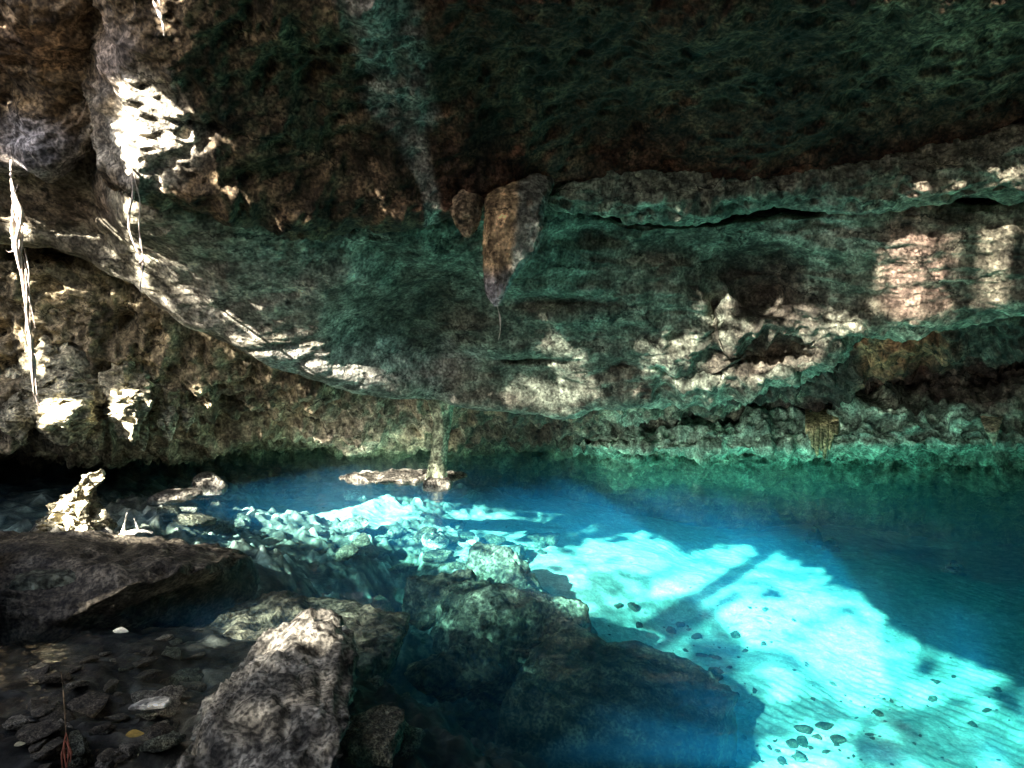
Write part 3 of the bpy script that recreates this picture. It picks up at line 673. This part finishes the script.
for q in ([(20, 220), (27, 232), (31, 240)], [(16, 250), (9, 252), (6, 250)], [(18, 238), (10, 238)], [(31, 350), (38, 358)], [(30, 345), (25, 352)], [(35, 395), (40, 412)]):
    tube('rootlet', pts([(a, b, YR - .02) for a, b in q]), [.008] + [.004] * (len(q) - 1), M_ROOT, rt, 6)
rt = root_thing('hanging_root', at(131, 160, 7.0), 'two twisted pale root strands hanging from the sunlit ceiling corner')
YR = 6.7
tube('strand', pts([(130, 155, 7.0), (132, 175, YR), (133, 195, YR), (129, 215, YR), (130, 232, YR), (136, 248, YR), (143, 262, YR), (141, 280, YR), (140, 291, YR)]), [.01, .011, .012, .014, .014, .013, .014, .013, .007], M_ROOT, rt)
tube('strand', pts([(131, 158, 7.0), (135, 180, YR + .05), (140, 202, YR + .05), (139, 225, YR + .04), (141, 245, YR - .03), (143, 258, YR - .03), (138, 264, YR)]), [.006, .006, .007, .009, .01, .01, .005], M_ROOT, rt)
rt = root_thing('hanging_root', at(152, -20, 5.6), 'short pale root dangling at the top edge of the photo')
tube('strand', pts([(148, -25, 5.75), (153, 0, 5.6), (159, 12, 5.6), (163, 25, 5.6), (164, 36, 5.6)]), [.016, .017, .017, .014, .007], M_ROOT, rt)
tube('strand', pts([(150, -22, 5.75), (157, -5, 5.58), (161, 6, 5.57)]), [.01, .011, .004], M_ROOT, rt)
tag(tube('hanging_root', pts([(496, 302, 7.87), (500, 318, 7.87), (500, 332, 7.87), (498, 341, 7.87)]), [.012, .009, .007, .003], M_ROOT), 'thin root hanging from the tip of the large stalactite', 'root')
tw = root_thing('twig', at_z(130, 534, .0), 'small white forked driftwood twig lying across the shallow water', 'driftwood')
b0 = at_z(130, 534, .02)
def tp(px, py): return tuple(at(px, py, b0[1]))
for q, r_ in (([(123, 537), (124, 526), (127, 513)], [.03, .02, .008]), ([(139, 531), (136, 523), (134, 518)], [.022, .014, .006]), ([(118, 536), (130, 533), (142, 531), (153, 533)], [.02, .03, .028, .01])):
    tube('branch', [tp(*v) for v in q], r_, M_PALE, tw, 7)
tr_ = root_thing('red_rootlet', at_z(66, 768, .0), 'thin stem with red roots at the bottom left of the bank', 'root')
YB = 3.6
tube('stem', pts([(61, 672, YB), (64, 700, YB), (66, 735, YB)]), [.003, .004, .004], M_SPIKE, tr_, 6)
for q in ([(66, 730), (64, 748), (67, 775)], [(66, 732), (69, 750), (65, 775)], [(65, 740), (71, 752), (70, 762)], [(66, 735), (62, 755), (63, 775)]):
    tube('root_tip', pts([(a, b, YB) for a, b in q]), [.003, .006, .003], M_REDROOT, tr_, 6)

# ------------------------------------------------------------------ outer cave: side walls, and an added unseen roof, its openings cut to shape the sun
SUN_EL, SUN_HEAD = R(28), math.atan2(.82, .57)       # light travels towards +x +y
sd = np.array([math.cos(SUN_EL) * math.cos(SUN_HEAD), math.cos(SUN_EL) * math.sin(SUN_HEAD), -math.sin(SUN_EL)])
def side(p0, p1, name, lab):
    nu, nv = 60, 30
    a = np.linspace(0, 1, nu)[:, None]; z = np.linspace(-3.5, 7.2, nv)[None, :]
    G = np.stack([p0[0] + (p1[0] - p0[0]) * a + 0 * z, p0[1] + (p1[1] - p0[1]) * a + 0 * z, z + 0 * a], -1)
    n = grid_normals(G); G = G + n * (.6 * fbm(G * .5, 4))[..., None]
    t = np.ones((nu * nv, 3)) * np.array([.2, .16, .11])
    return tag(link(name, mesh_np(name, G.reshape(-1, 3), grid_faces(nu, nv), t), M_CAVE), lab, 'cave wall', kind='structure')
side((-12.5, -8.5), (-12.5, 19.5), 'cave_wall', 'rough side wall of the cave beyond the left edge')
side((13.5, 19.5), (13.5, -8.5), 'cave_wall', 'rough side wall of the cave beyond the right edge')
side((13.5, -8.5), (-12.5, -8.5), 'cave_wall', 'rough cave wall behind the viewer')
side((-12.5, 19.2), (13.5, 19.2), 'cave_wall', 'rough cave wall far behind the slab')

LIT = [  # (polygon in the photograph, noise threshold, noise stretch, share of each added roof cell cut open)
    ([(526, 563), (565, 549), (640, 535), (668, 547), (700, 552), (737, 546), (800, 565), (850, 590), (882, 624), (935, 652), (1024, 688), (1110, 725), (1110, 900), (700, 900), (760, 760), (742, 700), (640, 640), (560, 605)], -.30, 1.1, 1),
    ([(150, 538), (180, 505), (235, 483), (330, 483), (372, 489), (440, 500), (520, 518), (560, 548), (535, 568), (470, 575), (400, 556), (300, 545), (215, 548)], -.08, 3.4, .97),
    ([(225, 488), (300, 484), (395, 486), (430, 508), (390, 522), (255, 522)], -.12, 3., 1),
    ([(115, 85), (140, 80), (165, 100), (190, 118), (212, 125), (210, 150), (185, 150), (160, 148), (130, 152), (118, 130)], -.25, 2.6, 1),
    ([(110, 120), (128, 150), (155, 175), (150, 186), (128, 170)], -.3, 3., 1),
    ([(215, 180), (235, 184), (238, 196), (222, 194)], -.2, 3., 1), ([(262, 172), (274, 176), (270, 184)], -.3, 3., 1),
    ([(0, 158), (14, 158), (14, 172), (0, 174)], -.3, 3., 1), ([(7, 178), (16, 180), (24, 215), (32, 240), (28, 290), (18, 280), (8, 250)], -.5, 3., 1), ([(18, 320), (40, 320), (44, 372), (26, 372)], -.1, 3., .8),
    ([(126, 200), (134, 200), (134, 228), (148, 258), (144, 292), (136, 290), (139, 262), (126, 232)], -.5, 3., 1), ([(147, -30), (156, -30), (168, 28), (164, 40), (158, 20)], -.6, 3., 1),
    ([(44, 400), (80, 402), (90, 440), (80, 452), (44, 430)], -.35, 3., 1), ([(88, 434), (104, 434), (102, 456), (90, 452)], -.5, 3., 1), ([(114, 392), (135, 390), (150, 412), (138, 446), (116, 428)], -.2, 3., 1), ([(136, 430), (150, 436), (146, 454)], -.4, 3., 1),
    ([(200, 428), (240, 438), (236, 447), (205, 442)], -.2, 4., 1), ([(165, 405), (185, 405), (180, 425)], -.1, 4., 1),
    ([(50, 530), (48, 510), (70, 488), (95, 470), (106, 474), (92, 492), (92, 530)], -.35, 3., 1),
    ([(112, 540), (118, 508), (140, 510), (160, 530), (158, 545)], -.4, 3., .8),
    ([(222, 352), (240, 338), (300, 346), (345, 325), (385, 355), (378, 394), (330, 390), (270, 376)], -.05, 2.2, .55),
    ([(380, 375), (440, 380), (450, 400), (390, 398)], .0, 4., .2),
    ([(500, 270), (540, 252), (590, 258), (610, 290), (560, 310), (505, 325)], .02, 2.6, .16),
    ([(400, 390), (440, 350), (500, 330), (560, 320), (620, 330), (655, 345), (640, 395), (560, 415), (480, 402)], .0, 2.4, .15),
    ([(640, 350), (700, 330), (708, 290), (735, 290), (735, 325), (820, 318), (830, 370), (760, 385), (690, 390)], -.04, 3.4, .3),
    ([(770, 300), (860, 320), (860, 345), (800, 335)], -.05, 4., .28),
    ([(770, 200), (880, 204), (1030, 200), (1030, 290), (985, 318), (930, 312), (890, 326), (868, 300), (880, 250), (820, 240)], .0, -1, .11), ([(888, 196), (908, 196), (925, 324), (894, 324)], -.25, -1, .14), ([(950, 200), (990, 200), (985, 300), (950, 318)], -.1, -1, .06),
    ([(870, 150), (1024, 150), (1024, 190), (900, 195)], .05, 3., .25), ([(700, 165), (735, 165), (735, 180), (705, 180)], -.1, 3., .4),
    ([(880, 0), (1024, 0), (1024, 60), (900, 55)], .0, 2., .08), ([(560, 205), (700, 225), (700, 260), (560, 250)], .1, 2., .1),
    ([(90, 240), (210, 290), (230, 340), (150, 300)], .1, 3., .4),
    ([(350, 468), (424, 466), (424, 484), (360, 486)], -.1, 4., .22), ([(434, 466), (452, 466), (452, 484), (434, 484)], -.1, 4., .3),
    ([(205, 650), (225, 618), (330, 605), (345, 640), (330, 650)], -.02, 4., .4), ([(180, 690), (240, 640), (345, 650), (340, 768), (170, 768)], .0, 3., .04),
    ([(230, 575), (395, 560), (400, 620), (330, 640), (210, 640)], .0, 4., .12),
    ([(420, 575), (500, 560), (540, 600), (520, 650), (430, 640)], .10, 4., .25),
]
DIM = [([(770, 545), (785, 548), (640, 650), (612, 640)], -.4, .06), ([(735, 588), (748, 594), (660, 652), (645, 640)], -.3, .12), ([(560, 615), (690, 592), (745, 640), (730, 715), (640, 680)], -.25, .14), ([(560, 560), (660, 575), (640, 615), (560, 600)], -.1, .25),
       ([(690, 640), (790, 650), (860, 720), (760, 745), (690, 710)], -.25, .14), ([(860, 715), (1024, 685), (1100, 800), (850, 800)], -.25, .14), ([(880, 610), (1024, 670), (1024, 720), (880, 680)], -.12, .25), ([(700, 720), (900, 735), (900, 800), (700, 800)], -.02, .35), ([(680, 545), (850, 570), (850, 600), (700, 580)], -.02, .35),
       ([(700, 550), (714, 556), (604, 612), (586, 605)], -.1, .4), ([(850, 590), (868, 602), (800, 645), (778, 640)], -.1, .4), ([(930, 655), (948, 662), (880, 722), (858, 716)], -.2, .3), ([(650, 540), (660, 543), (590, 575), (578, 572)], .0, .4),
       ([(500, 530), (1024, 530), (1024, 768), (500, 768)], .05, .85)]
ZR = 6.6
dg = bpy.context.evaluated_depsgraph_get(); dg.update()
CELL = .055
gx = np.arange(-12.6, 4.4, CELL); gy = np.arange(-6.5, 6.6, CELL)
GX, GY = np.meshgrid((gx[:-1] + gx[1:]) / 2, (gy[:-1] + gy[1:]) / 2, indexing='ij')
HP = np.full(GX.shape + (3,), np.nan)
dv = Vector(sd)
for i in range(GX.shape[0]):
    for j in range(GX.shape[1]):
        ok, loc, _n, _i, ob, _m = SC.ray_cast(dg, Vector((GX[i, j], GY[i, j], ZR)), dv, distance=60)
        if ok and ob is not big: HP[i, j] = loc
hpx, hpy, hf = project(HP)
hit = ~np.isnan(HP[..., 0])
vis = hit & (hf > .2) & (hpx > -25) & (hpx < 1050) & (hpy > -25) & (hpy < 795)
COV = np.zeros(GX.shape)
hx, hy = np.nan_to_num(hpx, nan=-9999), np.nan_to_num(hpy, nan=-9999)
q3 = np.stack([GX * 2.4, GY * 2.4, GX * 0 + 15], -1)
wx, wy = 30 * fbm(q3, 4, .65), 20 * fbm(q3 + 7, 4, .65)
for poly, thr, sc, fr in LIT:
    ws = 1. if max(p[0] for p in poly) - min(p[0] for p in poly) > 70 else .2
    m = in_poly(hx + wx * ws, hy + wy * ws, poly) & hit & (hf > .2)
    if m.any():
        nz = fbm(np.stack([GX * sc, GY * sc, GX * 0 + 5], -1), 4, .6) if sc > 0 else fbm(np.stack([(GX * .82 - GY * .57) * 4.2, (GX * .57 + GY * .82) * .45, GX * 0 + 5], -1), 4, .6)
        ew = .03 if fr > .65 else .16
        COV = np.where(m, np.maximum(COV, fr * sstep(thr - ew, thr + ew, nz)), COV)
for poly, thr, k in DIM:
    m = in_poly(hx, hy, poly)
    nz = fbm(np.stack([GX * 1.6, GY * 1.6, GX * 0 + 9], -1), 4, .6)
    COV = np.where(m, COV * (1 - (1 - k) * sstep(thr - .14, thr + .14, nz)), COV)
# further openings whose light falls out of the visible part (behind and beside the viewer)
fx = np.nan_to_num(HP[..., 0], nan=99)
fy = np.nan_to_num(HP[..., 1], nan=99)
fz = np.nan_to_num(HP[..., 2], nan=99)
COV = np.where(hit & ~vis & ~((fx > -5.6) & (fx < 0) & (fy > 1.5) & (fz < 1.3)) & ~((fz > 2.4) & (fy > 3) & (fx > -2.5)) & (fbm(np.stack([GX * .5, GY * .5, GX * 0 + 2], -1), 3) > np.where(fx < -3, -.25, .2)), 1, COV)
COV = np.where(COV < .03, 0, np.where(COV > .95, 1, COV))
OPEN = COV > 0
print('roof openings', OPEN.sum() * CELL * CELL)
nxr, nyr = len(gx), len(gy)
VX, VY = np.meshgrid(gx, gy, indexing='ij')
VZ = ZR + .0 * VX
Fq = grid_faces(nxr, nyr)[~OPEN.ravel()]
V = np.stack([VX, VY, VZ], -1).reshape(-1, 3)
# partly open cells: a strip of roof stays over the closed share
ii, jj = np.nonzero((COV > 0) & (COV < 1)); cv = COV[ii, jj]
xa = gx[ii] + CELL * cv; xb = gx[ii + 1]; ya = gy[jj]; yb_ = gy[jj + 1]
SV = np.stack([np.stack([xa, ya], -1), np.stack([xb, ya], -1), np.stack([xb, yb_], -1), np.stack([xa, yb_], -1)], 1).reshape(-1, 2)
SV = np.concatenate([SV, np.full((len(SV), 1), ZR)], 1)
SF = np.arange(len(SV)).reshape(-1, 4) + len(V)
V = np.concatenate([V, SV]); Fq = np.concatenate([Fq, SF])
nV = len(V)
# surrounding plain roof
ex = [(-13.5, -9.5, -12.6, 21), (4.355, -9.5, 14.5, 21), (-12.6, -9.5, 4.355, -6.5), (-12.6, gy[-1], 4.355, 21)]
V2, F2 = [], []
for a, b, c, d in ex:
    k = nV + len(V2); V2 += [(a, b, ZR), (c, b, ZR), (c, d, ZR), (a, d, ZR)]; F2.append((k, k + 1, k + 2, k + 3))
V = np.concatenate([V, np.array(V2)]); Fq = np.concatenate([Fq, np.array(F2)])
me = mesh_np('sun_mask_roof', V, Fq, np.ones((len(V), 3)) * .12, smooth=False)
tag(link('sun_mask_roof', me, M_CAVE), 'added unseen roof above the viewer with openings cut to place the sun patches', 'cave roof', kind='structure')

# ------------------------------------------------------------------ water
def water():
    m, nt, nd, L = nodes('clear_water')
    tc = N(nd, 'ShaderNodeTexCoord')
    mp = N(nd, 'ShaderNodeMapping'); mp.inputs['Scale'].default_value = (1, 1.6, 1); mp.inputs['Rotation'].default_value = (0, 0, R(-35)); L.new(tc.outputs['Object'], mp.inputs['Vector'])
    n = N(nd, 'ShaderNodeTexNoise', Scale=2.2, Detail=4, Roughness=.5); L.new(mp.outputs[0], n.inputs['Vector'])
    bp = N(nd, 'ShaderNodeBump', Strength=.38, Distance=.05); L.new(n.outputs['Fac'], bp.inputs['Height'])
    fr = N(nd, 'ShaderNodeFresnel', IOR=1.33); L.new(bp.outputs[0], fr.inputs['Normal'])
    ge = N(nd, 'ShaderNodeNewGeometry'); io = N(nd, 'ShaderNodeMapRange'); io.inputs['To Min'].default_value = 1.33; io.inputs['To Max'].default_value = 1 / 1.33
    L.new(ge.outputs['Backfacing'], io.inputs['Value']); L.new(io.outputs[0], fr.inputs['IOR'])     # the same reflectance seen from above and from below
    t = N(nd, 'ShaderNodeBsdfTransparent'); g = N(nd, 'ShaderNodeBsdfGlossy', Roughness=.04); L.new(bp.outputs[0], g.inputs['Normal'])
    mx = N(nd, 'ShaderNodeMixShader'); L.new(fr.outputs[0], mx.inputs[0]); L.new(t.outputs[0], mx.inputs[1]); L.new(g.outputs[0], mx.inputs[2])
    ab = N(nd, 'ShaderNodeVolumeAbsorption', Density=.36); ab.inputs['Color'].default_value = (.19, .878, .897, 1)
    scn = N(nd, 'ShaderNodeVolumeScatter', Density=.028, Anisotropy=.0); scn.inputs['Color'].default_value = (.03, .42, .92, 1)
    ad = N(nd, 'ShaderNodeAddShader'); L.new(ab.outputs[0], ad.inputs[0]); L.new(scn.outputs[0], ad.inputs[1])
    o = N(nd, 'ShaderNodeOutputMaterial'); L.new(mx.outputs[0], o.inputs['Surface']); L.new(ad.outputs[0], o.inputs['Volume'])
    return m
x0, x1, y0, y1, zb, zt = -13.8, 14.8, -9.8, 21, -4.2, 0.
V = [(x, y, z) for z in (zb, zt) for x, y in ((x0, y0), (x1, y0), (x1, y1), (x0, y1))]
Fc = [(3, 2, 1, 0), (4, 5, 6, 7), (0, 1, 5, 4), (1, 2, 6, 5), (2, 3, 7, 6), (3, 0, 4, 7)]
tag(link('water', mesh_np('water', V, Fc, smooth=False), water()), 'clear blue and turquoise water of the cave pool', 'water', kind='structure')

# ------------------------------------------------------------------ light
w = bpy.data.worlds.new('World'); SC.world = w; w.use_nodes = True
nt = w.node_tree; bg = nt.nodes['Background']
sky = nt.nodes.new('ShaderNodeTexSky'); sky.sky_type = 'NISHITA'; sky.sun_disc = False
sky.sun_elevation = SUN_EL
az = math.atan2(-sd[0], -sd[1]); sky.sun_rotation = az
nt.links.new(sky.outputs[0], bg.inputs[0]); bg.inputs[1].default_value = .075
sl = bpy.data.lights.new('sun', 'SUN'); sl.energy = 5; sl.angle = R(.5); sl.color = (1, .95, .87)
so = bpy.data.objects.new('sun', sl); COL.objects.link(so)
so.rotation_euler = Vector(sd).to_track_quat('-Z', 'Y').to_euler()

SC.view_settings.view_transform = 'Standard'; SC.view_settings.look = 'None'
SC.view_settings.exposure = 4.05; SC.view_settings.gamma = 1
cy = SC.cycles
cy.use_denoising = True; cy.denoising_prefilter = 'ACCURATE'; cy.denoising_input_passes = 'RGB_ALBEDO_NORMAL'; cy.denoiser = 'OPENIMAGEDENOISE'
cy.max_bounces = 10; cy.diffuse_bounces = 5; cy.glossy_bounces = 3; cy.transmission_bounces = 3; cy.volume_bounces = 1; cy.transparent_max_bounces = 12
cy.caustics_reflective = True; cy.blur_glossy = .5
cy.use_guiding = False
cy.sample_clamp_indirect = 12
cy.use_adaptive_sampling = False
